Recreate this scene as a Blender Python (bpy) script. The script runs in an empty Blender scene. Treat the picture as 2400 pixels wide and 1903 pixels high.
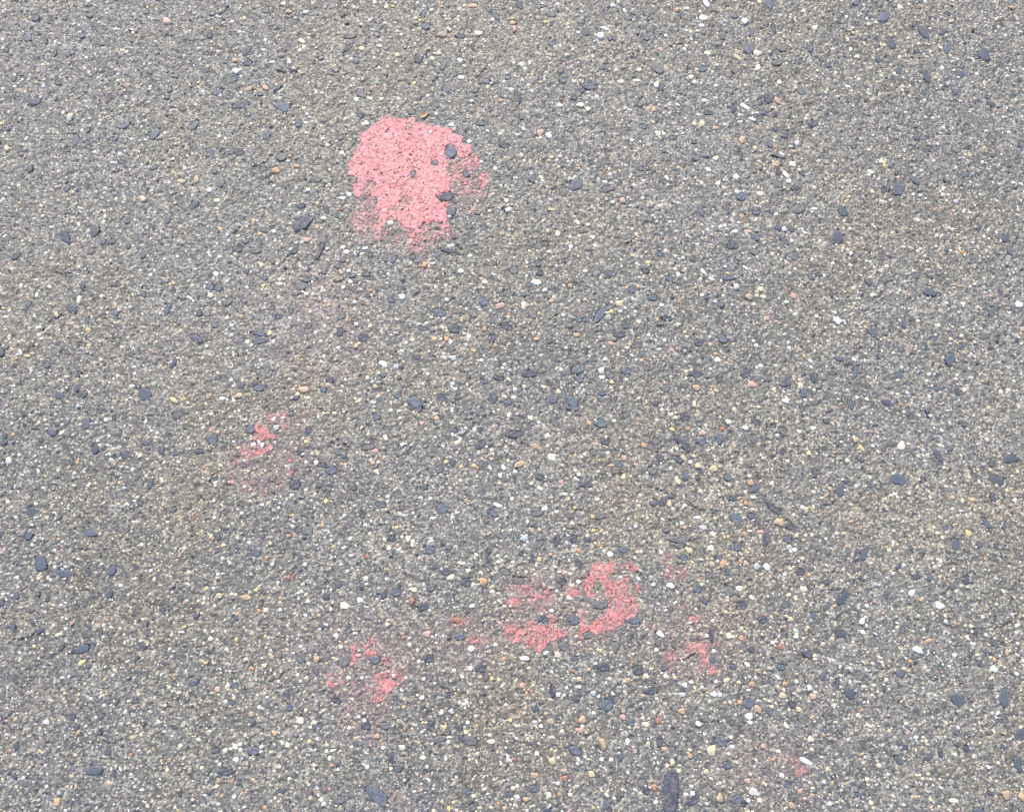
import bpy, math, random
import numpy as np
from mathutils import Vector

R = math.radians
rng = np.random.default_rng(7)
random.seed(7)
scene = bpy.context.scene
C = scene.collection

# ------------------------------------------------------------------ camera, sky, sun, exposure
W, H = 2400.0, 1903.0                  # size of the photograph
LENS, DIST, TILT = 27.0, 1.0, R(10)
cam_d = bpy.data.cameras.new('camera')
cam = bpy.data.objects.new('camera', cam_d)
C.objects.link(cam)
cam_d.lens = LENS
cam_d.sensor_width = 36
cam_d.clip_start = 0.02
cam_d.clip_end = 2000
cam.location = (0, -DIST * math.sin(TILT), DIST * math.cos(TILT))
cam.rotation_euler = (TILT, 0, 0)
scene.camera = cam

SUN_EL, SUN_AZ = R(42), R(-14)          # azimuth from +Y (top of the picture), negative = towards -X
world = bpy.data.worlds.new('World')
scene.world = world
world.use_nodes = True
nt = world.node_tree
sky = nt.nodes.new('ShaderNodeTexSky')
sky.sky_type = 'NISHITA'
sky.sun_disc = False
sky.sun_elevation = SUN_EL
sky.sun_rotation = SUN_AZ
sky.dust_density = 3.0
bg = nt.nodes['Background']
nt.links.new(sky.outputs[0], bg.inputs[0])
bg.inputs[1].default_value = 0.15
sun_d = bpy.data.lights.new('sun', 'SUN')
sun_d.energy = 1.5
sun_d.angle = R(10.0)
sun_d.color = (1.0, 0.92, 0.80)
sun = bpy.data.objects.new('sun', sun_d)
C.objects.link(sun)
sd = Vector((math.sin(SUN_AZ) * math.cos(SUN_EL), math.cos(SUN_AZ) * math.cos(SUN_EL), math.sin(SUN_EL)))
sun.rotation_euler = sd.to_track_quat('Z', 'Y').to_euler()
sun.location = sd * 3
scene.view_settings.view_transform = 'Standard'
scene.view_settings.look = 'None'
scene.view_settings.exposure = 0.88
scene.view_settings.gamma = 1.0

# ------------------------------------------------------------------ from a place in the photograph to the pavement
FPX = LENS / 36.0 * W
ct, st = math.cos(TILT), math.sin(TILT)


def to_plane(px, py):
    """point of the pavement (z = 0) seen at a pixel of the photograph (arrays welcome)"""
    u = (np.asarray(px, float) - W / 2) / FPX
    v = -(np.asarray(py, float) - H / 2) / FPX
    dx, dy, dz = u, v * ct + st, v * st - ct
    t = DIST * ct / -dz
    return dx * t, -DIST * st + dy * t


def to_pixel(x, y):
    X, Y, Z = x, (y + DIST * st), -DIST * ct
    yc = Y * ct + Z * st
    zc = -Y * st + Z * ct
    return W / 2 + FPX * X / -zc, H / 2 - FPX * yc / -zc


def px_size(px, py):
    x0, y0 = to_plane(px, py)
    x1, y1 = to_plane(px + 1, py)
    return float(np.hypot(x1 - x0, y1 - y0))


# ------------------------------------------------------------------ custom properties
def tag(o, label=None, cat=None, group=None, kind=None):
    if label: o['label'] = label
    if cat: o['category'] = cat
    if group: o['group'] = group
    if kind: o['kind'] = kind
    return o


def mesh_obj(name, verts, faces_list, mat, smooth=True, attrs=None):
    """faces_list: list of int arrays (n, k), k = 3 or 4"""
    me = bpy.data.meshes.new(name)
    verts = np.ascontiguousarray(verts, dtype=np.float32)
    me.vertices.add(len(verts))
    me.vertices.foreach_set('co', verts.ravel())
    loops = np.concatenate([f.ravel() for f in faces_list]).astype(np.int32)
    totals = np.concatenate([np.full(len(f), f.shape[1]) for f in faces_list]).astype(np.int32)
    starts = np.concatenate([[0], np.cumsum(totals)[:-1]]).astype(np.int32)
    me.loops.add(len(loops))
    me.loops.foreach_set('vertex_index', loops)
    me.polygons.add(len(totals))
    me.polygons.foreach_set('loop_start', starts)
    me.polygons.foreach_set('loop_total', totals)
    me.update(calc_edges=True)
    me.polygons.foreach_set('use_smooth', np.full(len(totals), smooth))
    for n, (typ, arr) in (attrs or {}).items():
        a = me.attributes.new(n, typ, 'POINT')
        if typ == 'FLOAT':
            a.data.foreach_set('value', np.ascontiguousarray(arr, dtype=np.float32))
        else:
            a.data.foreach_set('color', np.ascontiguousarray(arr, dtype=np.float32).ravel())
    me.materials.append(mat)
    o = bpy.data.objects.new(name, me)
    C.objects.link(o)
    return o


# ------------------------------------------------------------------ noise in numpy
def vnoise(x, y, cell, seed):
    r = np.random.default_rng(seed)
    n = 257
    g = r.random((n, n)).astype(np.float32)
    fx, fy = x / cell, y / cell
    ix, iy = np.floor(fx).astype(int), np.floor(fy).astype(int)
    tx, ty = (fx - ix), (fy - iy)
    tx = tx * tx * (3 - 2 * tx)
    ty = ty * ty * (3 - 2 * ty)
    a = g[ix % n, iy % n]; b = g[(ix + 1) % n, iy % n]
    c = g[ix % n, (iy + 1) % n]; d = g[(ix + 1) % n, (iy + 1) % n]
    return (a * (1 - tx) + b * tx) * (1 - ty) + (c * (1 - tx) + d * tx) * ty


def smooth01(t):
    t = np.clip(t, 0, 1)
    return t * t * (3 - 2 * t)


def rough(x, y):
    """height of the worn binder between the stones, metres"""
    h = (vnoise(x, y, 0.0018, 11) - .5) * 0.0007
    h += (vnoise(x, y, 0.0036, 12) - .5) * 0.0009
    h += (vnoise(x, y, 0.009, 13) - .5) * 0.0010
    h += (vnoise(x, y, 0.05, 14) - .5) * 0.0012
    pit = vnoise(x, y, 0.0045, 15)
    h -= smooth01((pit - .78) / .14) * 0.0014
    return h


# ------------------------------------------------------------------ what lies in the pavement, read off the photograph
# twelve squares of the photograph, 476 pixels wide, each measured on a 1710 grid
TILES = [(486, 0), (962, 0), (1438, 0), (486, 476), (962, 476), (1438, 476),
         (486, 952), (962, 952), (1438, 952), (486, 1427), (962, 1427), (1438, 1427)]
TS = 476 / 1710.0
# dark stones: x,y,width,height,angle
DARK = [
"640,898,130,95,-10;285,885,150,60,12;335,435,110,40,62;95,778,90,45,35;435,798,75,25,-5;15,300,55,50;40,120,50,40;495,95,50,50;370,265,50,50;265,1285,95,55;25,1285,70,60,-40;620,1325,90,75;108,1545,75,80;470,1425,60,45;765,1045,60,60;500,1150,75,60,60;385,990,60,40,-60;1295,970,60,50,-70;1425,295,50,45;1500,410,45,40;1185,405,110,40,42;1205,310,110,40,10;955,490,50,35;1250,510,55,60;1300,790,90,65,-40;1120,1165,45,45;930,1515,60,45;345,530,75,60;590,740,80,40,40;415,1660,50,50;60,1450,40,40;220,670,60,50;1085,590,50,50",
"125,225,80,60,10;65,500,75,80;280,550,110,50,68;310,750,75,80;365,625,60,45;415,310,80,35,-5;120,100,120,40,75;715,130,120,35,-60;925,50,80,45,-55;1085,55,85,25;1185,120,75,60;1475,275,60,70;1685,325,45,50;1190,370,80,50,-10;905,820,120,60,-80;640,690,50,45;590,1040,75,45;790,1225,90,60,-15;945,980,50,75;1505,730,140,60,-15;1285,680,60,50;1375,820,60,60;1625,1090,60,50;340,1280,125,95,-62;470,1470,65,55,-50;210,1370,50,50;20,1470,75,38,60;300,1655,130,70;1390,1560,130,95,40;1290,1620,65,75;1030,1510,75,70,-45;1660,1590,110,55,15;1145,1270,50,50;1350,1100,50,40;15,945,60,50;820,655,50,40;545,760,60,50;1260,590,60,60;1615,575,50,45",
"1310,35,100,60,-70;125,155,60,45;315,150,80,35,55;275,325,60,45;210,270,60,25,65;1350,235,95,35,-85;1160,280,80,45,65;1150,420,70,90;1420,410,85,70,20;1380,530,95,60;750,585,80,50,25;1025,590,65,70;400,740,60,70;370,580,110,75,-40;1310,830,75,100;1580,770,90,60,-60;1015,910,90,40,70;1255,950,55,40;805,958,65,25;1680,1040,80,60,30;1365,1070,90,30,80;1440,1145,50,40;1320,1215,50,60;1072,1300,120,30,-85;695,1330,60,55;225,1420,60,50;255,1070,55,50;355,1015,55,35;220,960,50,40;1390,1450,50,60;1370,1550,120,45,-30;1385,1310,110,30,-20;1590,1465,60,25,-40;1085,1660,85,75,30;680,1200,50,35;1530,1590,60,40;500,1165,60,35;1020,140,60,40;1655,410,50,60;920,325,40,25;560,780,30,30",
"805,170,165,100,32;410,400,90,60,10;725,405,75,50,25;960,370,110,40,72;935,440,80,30,65;320,325,55,45;260,390,75,60;1000,55,75,40,-55;780,25,90,40;1135,480,50,50;1375,445,45,35;480,630,65,45,-20;25,710,60,60;90,720,60,50;175,825,90,60,40;705,895,80,35,-80;1125,960,80,45,25;980,580,50,40;795,700,110,70;830,650,90,35;795,1090,80,60,-80;1115,1090,55,75;435,1105,130,25,-10;60,1035,60,40;600,960,60,40;1565,480,75,40,60;1340,605,60,35;1315,1140,90,60;1550,825,60,40;1340,785,70,25;975,1570,60,50;745,1640,50,45;1030,1490,70,55;285,1530,50,60;425,1560,90,60;90,1475,50,40;1480,1450,60,40;1605,1620,60,50;430,1160,110,50;1220,620,60,20;330,580,45,50;540,890,70,25",
"345,70,80,85;320,400,150,35,-10;20,460,50,45;360,270,40,75;820,770,90,50,-25;920,775,110,20,-5;615,830,75,70;245,930,100,80,-20;365,1060,100,75,-15;110,1060,90,45;805,1035,100,60,-25;1035,945,60,60;690,1140,60,70;625,1260,80,60;1600,940,195,62,52;1090,590,60,50;865,575,60,60;1000,695,45,40;1075,510,60,60;1670,595,70,40;1485,720,60,25,-30;1420,980,60,50;1510,1100,100,70,-40;1410,1405,120,70,20;1000,1440,120,60;1420,1485,80,50;750,1475,85,35,-5;1680,1450,70,60;1610,1600,75,45,-10;620,1505,60,40;265,1640,110,45,-35;400,1640,60,40;690,1645,75,80;1205,1650,70,75;1360,1670,110,70,-45;30,1675,130,90,-20;1470,1250,50,50;820,1675,70,40;1080,370,60,50;1290,490,50,40;60,1300,60,40;1170,1160,50,50",
"1560,50,110,80,20;1200,80,70,45;735,60,110,30,-75;1200,290,75,60;990,355,65,80;1190,415,75,55;1430,310,120,35,-50;1390,200,50,60;1490,220,60,35,-45;385,430,70,45,-20;1520,450,90,70,-50;150,735,65,50;325,800,90,50;785,795,50,40;450,975,90,35;915,1140,100,75,-40;720,1180,70,60;50,1110,110,45;110,1415,80,60;690,1440,120,60;1110,1440,95,80;895,1490,50,45;1455,1510,90,75,60;1600,1600,60,75;440,1560,80,60;1685,1470,60,70;475,640,60,60;270,580,60,40;350,1690,60,40;910,860,50,40;960,630,120,50",
"360,195,75,75;35,275,100,90,-20;855,200,60,60;1115,385,90,60;1350,345,110,55,10;770,375,40,75;1040,540,100,60;740,660,95,75;940,670,50,40;840,1045,90,80;1230,690,60,45,-20;1300,915,60,55;460,1100,50,40;410,1235,90,60;785,1270,45,45;545,970,50,35;345,1450,40,40;1590,1570,90,60;1480,1590,60,50;1000,1610,60,50;1460,830,90,40,-10;90,1100,50,60;1150,420,60,40;1420,90,70,60;1555,1120,60,50;970,500,60,40;1100,1510,60,45",
"45,20,120,70;590,55,75,65;875,240,150,60,10;590,325,90,60,40;160,225,110,35;1370,15,85,50;1600,145,95,70;1215,140,90,45,-50;365,205,70,40;265,860,95,90;125,680,45,50;355,475,50,60;250,540,60,40;700,900,80,60,-20;1070,905,110,45,10;1480,660,110,45,8;1600,925,105,50,10;755,1090,120,45,-25;1075,1165,100,65,20;1235,1130,90,50,80;800,1395,90,55,-15;470,1485,95,65,10;160,1210,90,70,-30;655,1290,60,70;1415,1320,90,50,-60;290,1395,75,50;200,1360,60,40;915,1475,90,50;1280,1480,75,60;175,1530,70,60;100,1690,90,60;1495,1125,50,40;1375,1120,60,60;1540,390,60,60;930,1245,45,30;660,1225,40,40;640,690,90,60;1640,300,90,60;1090,600,60,40;1600,1670,110,80",
"600,95,75,65;575,310,195,58,-45;1335,845,205,55,-42;890,270,65,90;350,295,60,50;340,365,100,35,-10;740,300,70,60;1190,130,110,50,-40;1420,210,80,60,-30;1180,275,60,70;1425,390,60,35;330,540,85,70;40,490,90,50;605,590,50,80;960,600,65,60;710,605,40,40;1190,690,110,50,35;415,800,55,80;345,820,85,30,25;845,885,45,40;1030,950,110,95,-40;1160,925,60,50;445,1030,75,70;550,1115,195,62,6;1280,1130,130,60,75;1030,1195,90,55,8;1465,1125,75,60,-30;1480,1010,75,50,-10;560,1175,80,50;590,1275,80,45,-10;885,1280,60,60;805,1420,75,60,10;965,1400,45,50;1570,1400,75,60;980,1560,80,90;705,1545,75,50;765,1640,75,40,-30;1080,1680,90,60;1440,1670,60,60;80,1210,70,50;1690,560,50,90;485,755,50,40;395,435,60,60;550,450,80,50;1000,780,70,40",
"785,410,100,80,-60;1005,400,60,70;690,830,65,60;665,725,50,50;385,1195,100,80;150,1370,140,60;1430,1570,230,90,-38;1195,145,40,35;930,990,80,45;1090,775,80,45;910,525,50,40;65,1195,75,40;1600,1345,60,50;1335,980,80,60;1495,985,90,60;1100,1605,110,60;630,1530,60,40;210,790,50,40;240,75,50,40;225,640,70,60;1410,430,90,60;1150,440,100,90;1550,1245,60,40,-60;960,150,45,50",
"1120,85,90,75,15;1495,220,80,60;1380,95,100,80;1290,320,110,60,-25;1620,490,110,60,-15;1195,695,60,100;1650,810,120,100,20;420,235,90,50;1380,420,60,35;330,730,60,40;100,825,40,40;405,1000,75,45,-20;500,1110,130,80,-20;435,1090,75,40,-40;1385,1190,120,70,-20;480,1535,75,50;1040,1510,80,60;840,1560,60,40;520,1670,60,60;170,965,50,40;150,420,90,60;590,500,90,60;1650,1640,60,70;1150,1690,80,40;250,1090,120,50,20;1600,1450,60,60;1050,840,60,50;1665,750,90,30,-20",
"480,1530,360,140,82;165,95,110,60,-10;825,220,45,120;1255,90,80,60;1095,325,60,60;205,520,90,85;370,275,50,70;1140,795,100,75,20;1315,860,60,60;1595,930,90,80,-50;140,955,85,50,-25;310,690,120,50,5;1010,490,50,50;1415,490,75,50;1630,380,90,50,-30;900,1120,110,60,-25;1300,1380,120,50,-25;1040,1600,100,70,10;1165,345,50,50;830,430,50,60;430,505,60,40;15,320,50,90;670,1610,120,60,20;770,925,75,50;390,1130,50,60;60,1240,50,60;1510,810,55,40,-30;955,1310,70,60;275,1530,60,60;1460,1480,60,60;660,1070,50,70;1680,60,50,60",
]
# pale and coloured pebbles: colour letter + x,y,width,height,angle
PALE = [
"C795,348,70,40,-30;C815,400,55,40,-60;C778,425,50,40,80;C640,35,50,40;W210,188,42;W240,602,62,60;Y40,248,35;Y312,160,45;O228,510,50;T350,752,80,45,30;Y1300,412,55,48;Y1600,465,45,50;W1450,390,50,35;C545,525,60,30,15;W690,525,45;O573,1438,80,55;O750,1400,60,35;Y1012,1225,50,40;W1340,1038,52,45,-35;W838,963,35;W1255,840,45;C1375,835,40;C1465,838,40;C912,778,35,50;W830,105,50,30;C1505,62,50,35,25;Y1565,58,40,30;W1368,172,32;O650,680,60,25,75;O490,740,70,40,-30;W20,1600,55;W1195,1640,50,45;W1140,1670,60,35;C80,1690,60,40;W850,1600,40;R620,1265,35;O695,1315,35;C1130,1290,45;C1410,25,45;C100,1150,45;W830,1035,40,25;T685,100,60,40",
"O525,50,80,45;O265,58,35;P290,140,40;Y80,175,35;T265,295,90,55;C570,283,80,50;Y185,495,50,45;C240,450,45;W415,510,50,45;W428,655,70,40,5;W1600,305,75,72;W1640,245,90,35,-15;Y1138,190,45,35;O860,195,60,40;R875,262,35;W690,170,40;C935,545,55,45;C965,585,45;Y1025,628,30;W848,755,50,30;W515,852,35;W1255,890,45;C1430,885,70,45;C1495,920,50;R1275,840,40,25;W345,1053,60,40,10;O760,848,50,35;W1165,1145,60,60;C955,1090,40;Y935,1310,50,40,-40;C1100,1495,55,35,-35;W595,1365,40;W713,1420,40;W808,1690,45;W1680,1470,40;W1640,1535,45,30;O1415,1400,35;O1165,1355,40;P1095,1120,60,70;W170,1115,45;W495,1195,45,35;Y30,705,40;W1240,40,40;W1700,50,40",
"W780,30,95,50,-60;W755,155,75,60;W1105,180,55,60;O535,85,45,50;C95,95,50,30,-60;W740,218,50,35;C1210,455,70,65;Y1045,487,90,40,-40;Y1230,20,45,50;P395,420,50,45;W1600,98,40;C1695,240,50,60;W362,715,45,65;W195,680,75,25;C60,690,70,35;C215,590,50,35;C655,650,50;C680,695,40;W1395,695,45;W860,725,35;W765,850,40;W1105,900,95,35,-35;W1170,1005,70,25,-25;Y745,1045,50,70;Y680,1045,50;O860,1080,60,40;C375,1130,60,60;C425,1130,40;W155,1183,40;O1080,1180,45,80;O1380,850,80,40,-60;Y1190,1250,40,50;W1545,1205,40,50;C1030,1490,60,50;O1375,1385,55,45,-50;C1450,1470,85,40,-50;W1475,1527,55,40;W800,1428,55,35,-40;C1510,1385,60;W450,1500,60,35,-50;C1235,1635,70,50;W1415,1300,60,25,-35;C1215,575,80,45,60;W1040,1615,50,40;O340,920,40,60;C880,1545,45,50;C860,1335,50;P75,1690,60,55;W245,1670,30;W935,1050,35;W540,885,50,25,-40;C20,595,40;C790,450,60,40",
"O110,220,45,40;T390,150,45;O440,260,40;T925,200,50,40,-30;C980,130,60,35;W562,240,38;C570,322,35;W105,455,42;W75,600,50;W1140,375,45,35;W1170,412,50,45;W1330,382,50,30;Y455,525,40,50;Y470,697,40,30;O1125,580,60,30,-50;W1190,572,42;W1145,710,40;C835,765,40;P835,310,75,50;C165,968,45;T285,955,50,40;Y525,1095,40,55;C335,1170,50,45;W1102,1220,40;W1483,1355,88,50,-25;G1590,1380,50,60;O265,1620,75,50,25;W850,1640,38;C1280,1665,40;W1255,1020,45;C1540,170,60,45;O1250,1205,45,50;W1640,790,60,60;W960,1335,30;W1205,665,40;W1240,835,40;P810,1570,100,60;W125,1645,60,35;C25,780,60;W180,320,30;G1390,1505,40;W205,1030,40",
"W825,55,62,38,30;W665,68,35;O120,520,60,45,80;W425,573,60,42;G215,710,45,40;C625,665,55,40;W1060,670,95,50;P755,868,95,60,25;C1470,573,45,35;C1240,260,50,50,-50;C1535,288,45,45;W1350,370,40,50;W1555,360,40;C1410,165,55,35,-60;W1170,410,35;Y1185,55,60,30;O1345,695,45;O303,1145,45,50;W338,1170,40,45;W135,1012,40,25;W490,1125,40,55;T1040,1100,50,55;O1060,1145,60,30;P1190,825,45;W1285,942,40;O715,1200,45;O625,1060,50;Y1690,915,45;T1400,1110,60,40;W1640,1315,45;W1608,1412,58,60;C1612,1468,60,40;Y1695,1505,40;G360,1305,60,50;W355,1522,38;W378,1565,35;W880,1568,45,40;Y1128,1550,40;Y1245,1588,50,45;W790,1360,30;W775,1390,30;C870,1635,50,40;P790,1630,60,30,-20;W145,1440,35;C1495,185,40,30;W600,1325,35;W1130,735,50,35;P1685,1180,50,40;C955,860,50,70",
"W390,25,42;W1435,220,40,50;W935,190,35;W1020,240,65,35,10;P1130,240,80,40;O1080,115,35,60;W755,575,70,30,-55;W545,605,40,50;G1035,705,55,60;C1235,725,60,50;P1515,785,60,55;C1180,855,50,35;C1265,790,45,30,-50;T1140,790,70,60,-50;Y48,848,68,64;W55,912,45,35;Y290,500,50,35;W405,860,45;C522,450,40;W585,462,35;W1200,1200,45,35,-30;W875,1320,60,50;O985,1330,70,35,-35;O860,1270,40;W815,1398,32;W1238,1370,50,35;W1450,1663,60,50;C1575,1540,55,60;W1660,1333,55,30,-35;Y1605,1290,45,30,-60;P490,1238,55,35,-15;C295,1112,45,35;O235,1325,45,35;P1295,970,50,50,-30;T700,1555,70,60;W855,830,40,30;W825,640,60,30,-20;W1610,250,50,25,-30;W1690,50,55,25;W1370,95,35;W385,1230,50,25;W705,348,35;C1455,835,40;W1530,935,35;T1565,1235,50;P1165,1530,90,60;W745,775,35;W195,512,35;C680,1690,30,60;W1340,430,35;O870,1185,30;W1110,545,60,20,-40;W940,535,30",
"C1075,60,35;W1615,40,35;W1620,100,35;W560,110,40,45;G580,180,60;W432,295,30;W390,322,45;W463,328,38,50;P532,355,50,40;W222,298,28;P1412,375,50,45;O1395,478,45;C1440,470,35;O1130,487,35;C1162,492,35;C1420,548,50,35;Y832,300,45,35;W935,90,25,40;W915,475,40,50;W665,505,30;W68,645,40;C712,748,45,35;Y998,800,35,45;Y715,918,55,25;W60,938,35;O683,1090,45;O968,1005,50,40;W1330,998,35;W1210,1258,35;R1345,1265,55,45;W1615,1205,50,35,30;C1530,1195,40;Y1595,1020,35,30;O45,1115,40;Y135,1170,50,35;O500,1275,40;W595,1487,30,40;C1155,1680,82,65,-20;W1285,1632,60,50;Y100,1595,60,50;Y410,1548,40;C1335,1450,50;C1690,1115,50,60;W600,855,30;W290,900,35;W55,795,30;C205,1580,35;C845,1640,40;T325,1610,100,50;R680,1440,50;W90,1415,35;W1520,760,40;W1500,265,60,35,-50;W1125,1330,30",
"W540,195,40;O220,100,50,45;P95,145,40;C1190,432,76,76;T1505,140,50;W785,515,60,35,-50;W755,585,35,50;W880,550,35;Y300,468,45,40;Y425,510,35;Y535,500,50,35,-30;W500,452,28;C420,625,35;C1090,690,60,35,-25;W1018,650,35;P1270,640,50,45;C1010,100,50,45;C1155,335,40;C1155,250,45,50;W735,833,88,38,-20;W1135,860,45,50;Y1385,855,35;Y1535,930,45,40;Y1540,1045,35;O615,1480,74,76;C340,1440,75,45,30;C30,1545,55,45;R10,1640,50,60;C690,1560,45;C1335,1612,55,40;C1415,1478,45,40;W735,1260,35;W740,1310,35;W190,942,50,35;W355,935,40,30;W845,1040,30;G960,1110,80,60,50;Y1085,1290,40,50;O1420,1215,50;C20,1140,50;C485,1385,50;P1300,1400,50,40;C1300,740,60,30,-10;C1360,745,35;C855,780,40;R700,425,30;W90,770,35;W520,1680,50,40;C390,310,45,50;C415,292,30;T490,360,50;W180,1130,30;W555,1250,45,25,-30;W1660,395,40;C1420,575,45,40;O1690,500,60,30;T1045,335,90,45,-5;T920,490,110,50,25;W1680,1245,60,50;T470,795,50;C1575,785,50,30;O565,520,35",
"Y495,195,50,35,-30;O625,190,50,40;W405,30,35;W365,118,35;P90,435,55,50;Y590,435,60,40,-45;W648,470,38;Y712,500,56,56;Y845,525,76,52;W1680,185,50,35;Y1645,395,45;W1465,462,40;R1380,415,30;O1155,645,60;Y540,625,80,50,-60;O1115,815,40,45;O1195,875,60,35;Y1620,870,60,45,-40;W1590,850,40;W1515,915,35;T1395,975,90,70;W705,937,75,30,10;G755,1020,70,45;W835,1075,55,40,-45;W575,985,35;P600,1022,35;O1105,1075,60,45,-20;P1235,1055,60,30;C1145,1050,50,25;C818,1195,60,55;W1525,1208,40;Y635,1210,70,50,-30;O920,1325,85,55,80;T830,1330,50,60;O1068,1305,35,45;W1290,1355,75,60,-60;G1205,1350,60,60,-40;W335,1500,38;W480,1510,70,45,-25;C1055,1535,70,50;W1165,1610,55,35,-40;C1600,1540,65,60;W1440,1415,35;C745,1500,45,30;W400,1230,40;W60,1437,40,30;W210,1450,45,30,-40;G1480,1190,60,50;W1170,765,45,30;C970,130,60,50;W1110,180,50;P750,225,70,50;O255,330,50;Y470,820,40,60;W185,1010,35;Y1015,25,50;R915,190,50,40;R740,1445,30;C1565,215,45;C1380,245,40;W600,835,35",
"C495,10,45;O435,15,40;W45,188,30;C28,250,45,40;Y245,258,35,45;W1085,225,46,46;C1125,318,38;O920,420,50,60;W1190,580,42;W1302,580,35;C835,578,38;C600,610,35;C480,475,50,40;O370,500,55,35;C170,650,50,55;P88,675,55,50;W153,778,42;G505,743,38;C785,940,65,60;C980,852,40,30;W1322,938,38;O1430,1070,50,45;C1640,1165,60,50;C1515,130,45;T570,1045,50;C235,1160,50;C455,1160,40;C675,1145,50;W1480,1168,35;C1030,1255,35,45;C1545,1345,40;C1100,1350,30;W692,1425,35;C80,1490,35;T95,1445,50;O205,1455,40,50;W225,1580,45;O122,1572,40;W570,1590,30;C980,1640,45;O485,1670,45;T370,885,55,50;Y860,1115,40;W1195,1000,40,30;C325,420,45,30;W760,555,35;C830,850,35;C900,955,45;W1275,905,35;W240,1265,60,40;P1270,390,60,30;P545,410,50,40;W1050,1190,30",
"W510,335,56,60;W960,415,90,42,-5;W505,500,48,44;W367,515,35;W97,745,42;W275,225,28;W715,300,35;W1140,370,50,30,25;C1240,385,60;Y1600,350,50,45;O1520,340,40;T1500,510,45;W1675,585,35;W1315,662,30;O1450,935,72,75;T1180,945,75,50;P1425,1020,75,45;Y840,935,40;Y290,995,40,45;W1045,950,45,25;W1100,985,35;C680,1115,75,40;G1540,710,50,45;W1245,720,45;W1295,725,35;W1585,735,30;C260,870,45,50;G345,860,50;C550,900,35;W805,805,30;W445,800,50,25;Y685,585,40;Y745,595,40;W385,1415,28;G820,1255,30,70;W1065,1215,45;Y1195,1280,60,70;W1610,1265,40;Y1525,1390,60;W1405,1300,30;T1045,1400,80,50;R1300,1425,60,50;C1165,1570,50,60;O1255,1560,45;C1655,1565,50,30,-50;W535,1575,30;Y365,1625,35;Y325,1680,35,50;P795,1675,40;T970,1600,60,40;W900,1490,35;T1620,1130,90,50,-60;R870,1265,50,30;R390,95,100,45;C105,1250,60,40;Y1420,590,50;P940,640,50;R1000,680,40;W1190,15,35;P140,210,75,60;W1425,655,35",
"W395,210,75,50,-40;O1075,245,50,45;W1340,282,40;Y1490,85,50,45;C1455,60,30;C970,225,50,60;T1375,40,60,35,-30;R1400,320,60,50;G845,355,45;G835,100,40;O120,600,56,46;C275,565,50,45;Y950,600,70,40,25;O1165,635,60,50;O1445,630,50,40;W600,640,45,50;W655,615,40;W745,657,35;G580,720,60,40;W845,715,60,45;W895,720,45;W1385,575,45,30,-30;W1650,662,45,50;Y1425,730,65,60;O1065,785,50,40;T575,860,60,55;R375,940,60,50,-60;C270,970,75,45;W715,965,60,40,-30;W1140,905,70,60;W1150,955,40;W118,1115,38,60;Y825,1190,98,76,70;C990,1080,40;W1620,1280,128,46,-25;Y780,1370,45,50;Y495,1290,40,60;T430,1180,60,45;O640,1230,65,40,-45;P1130,1445,60,50;T895,1590,65,75;T1500,1650,75,50,-45;W610,1560,50,30;W665,1550,45,40;G1180,1540,90,70;W1135,1612,40;C1230,1610,50;W355,1625,40;W180,1520,35;P80,910,60,50;Y1560,845,50;P1680,735,60;P1260,1155,45;W1385,1195,50,30;C1535,235,50,30;C1655,1095,50,60;C1455,980,60,40,-40;T1215,520,60,40;W785,225,40;W360,345,40;W1415,1400,45;T1670,1570,50;T1215,840,80,50,-50;R340,1500,70,60;C1125,465,60,40,-30",
]


def parse(lines, coloured):
    out = []
    for (tx, ty), ln in zip(TILES, lines):
        for e in ln.split(';'):
            col = 'D'
            if coloured:
                col, e = e[0], e[1:]
            v = [float(q) for q in e.split(',')]
            x, y, w = v[:3]
            h = v[3] if len(v) > 3 else w * .9
            a = v[4] if len(v) > 4 else 0.0
            if h > w:
                w, h, a = h, w, a + 90
            px, py = tx + x * TS, ty + y * TS
            s = px_size(px, py)
            X, Y = to_plane(px, py)
            sh = .47 if coloured else .54
            out.append(dict(x=float(X), y=float(Y), a=w * TS * s * sh, b=h * TS * s * sh * (1 if coloured or w > 150 else .94), ang=R(a), col=col, px=px, py=py))
    return out


dark = parse(DARK, False)
srng = np.random.default_rng(5)
for s in dark:
    s['shade'] = srng.choice(['dark', 'blue', 'grey'], p=[.26, .38, .36])
    if s['a'] > .010: s['shade'] = srng.choice(['dark', 'blue', 'grey'], p=[.4, .45, .15])
dark_at = lambda tx, ty, q: min(dark, key=lambda s: math.hypot(s['px'] - tx, s['py'] - ty)).update(shade=q)
for tx, ty, q in [(664, 250, 'blue'), (1349, 434, 'blue'), (1591, 1262, 'grey'), (710, 523, 'dark'), (1408, 738, 'blue'), (1598, 1038, 'dark'), (1810, 1187, 'dark'), (1206, 1019, 'dark'), (1572, 1853, 'dark'), (884, 1864, 'blue'), (1057, 356, 'blue'), (848, 671, 'grey'), (1352, 1037, 'grey'), (974, 942, 'blue'), (1407, 1417, 'grey'), (848, 223, 'grey'), (1058, 495, 'blue')]:
    dark_at(tx, ty, q)
pale = parse(PALE, True)

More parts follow.
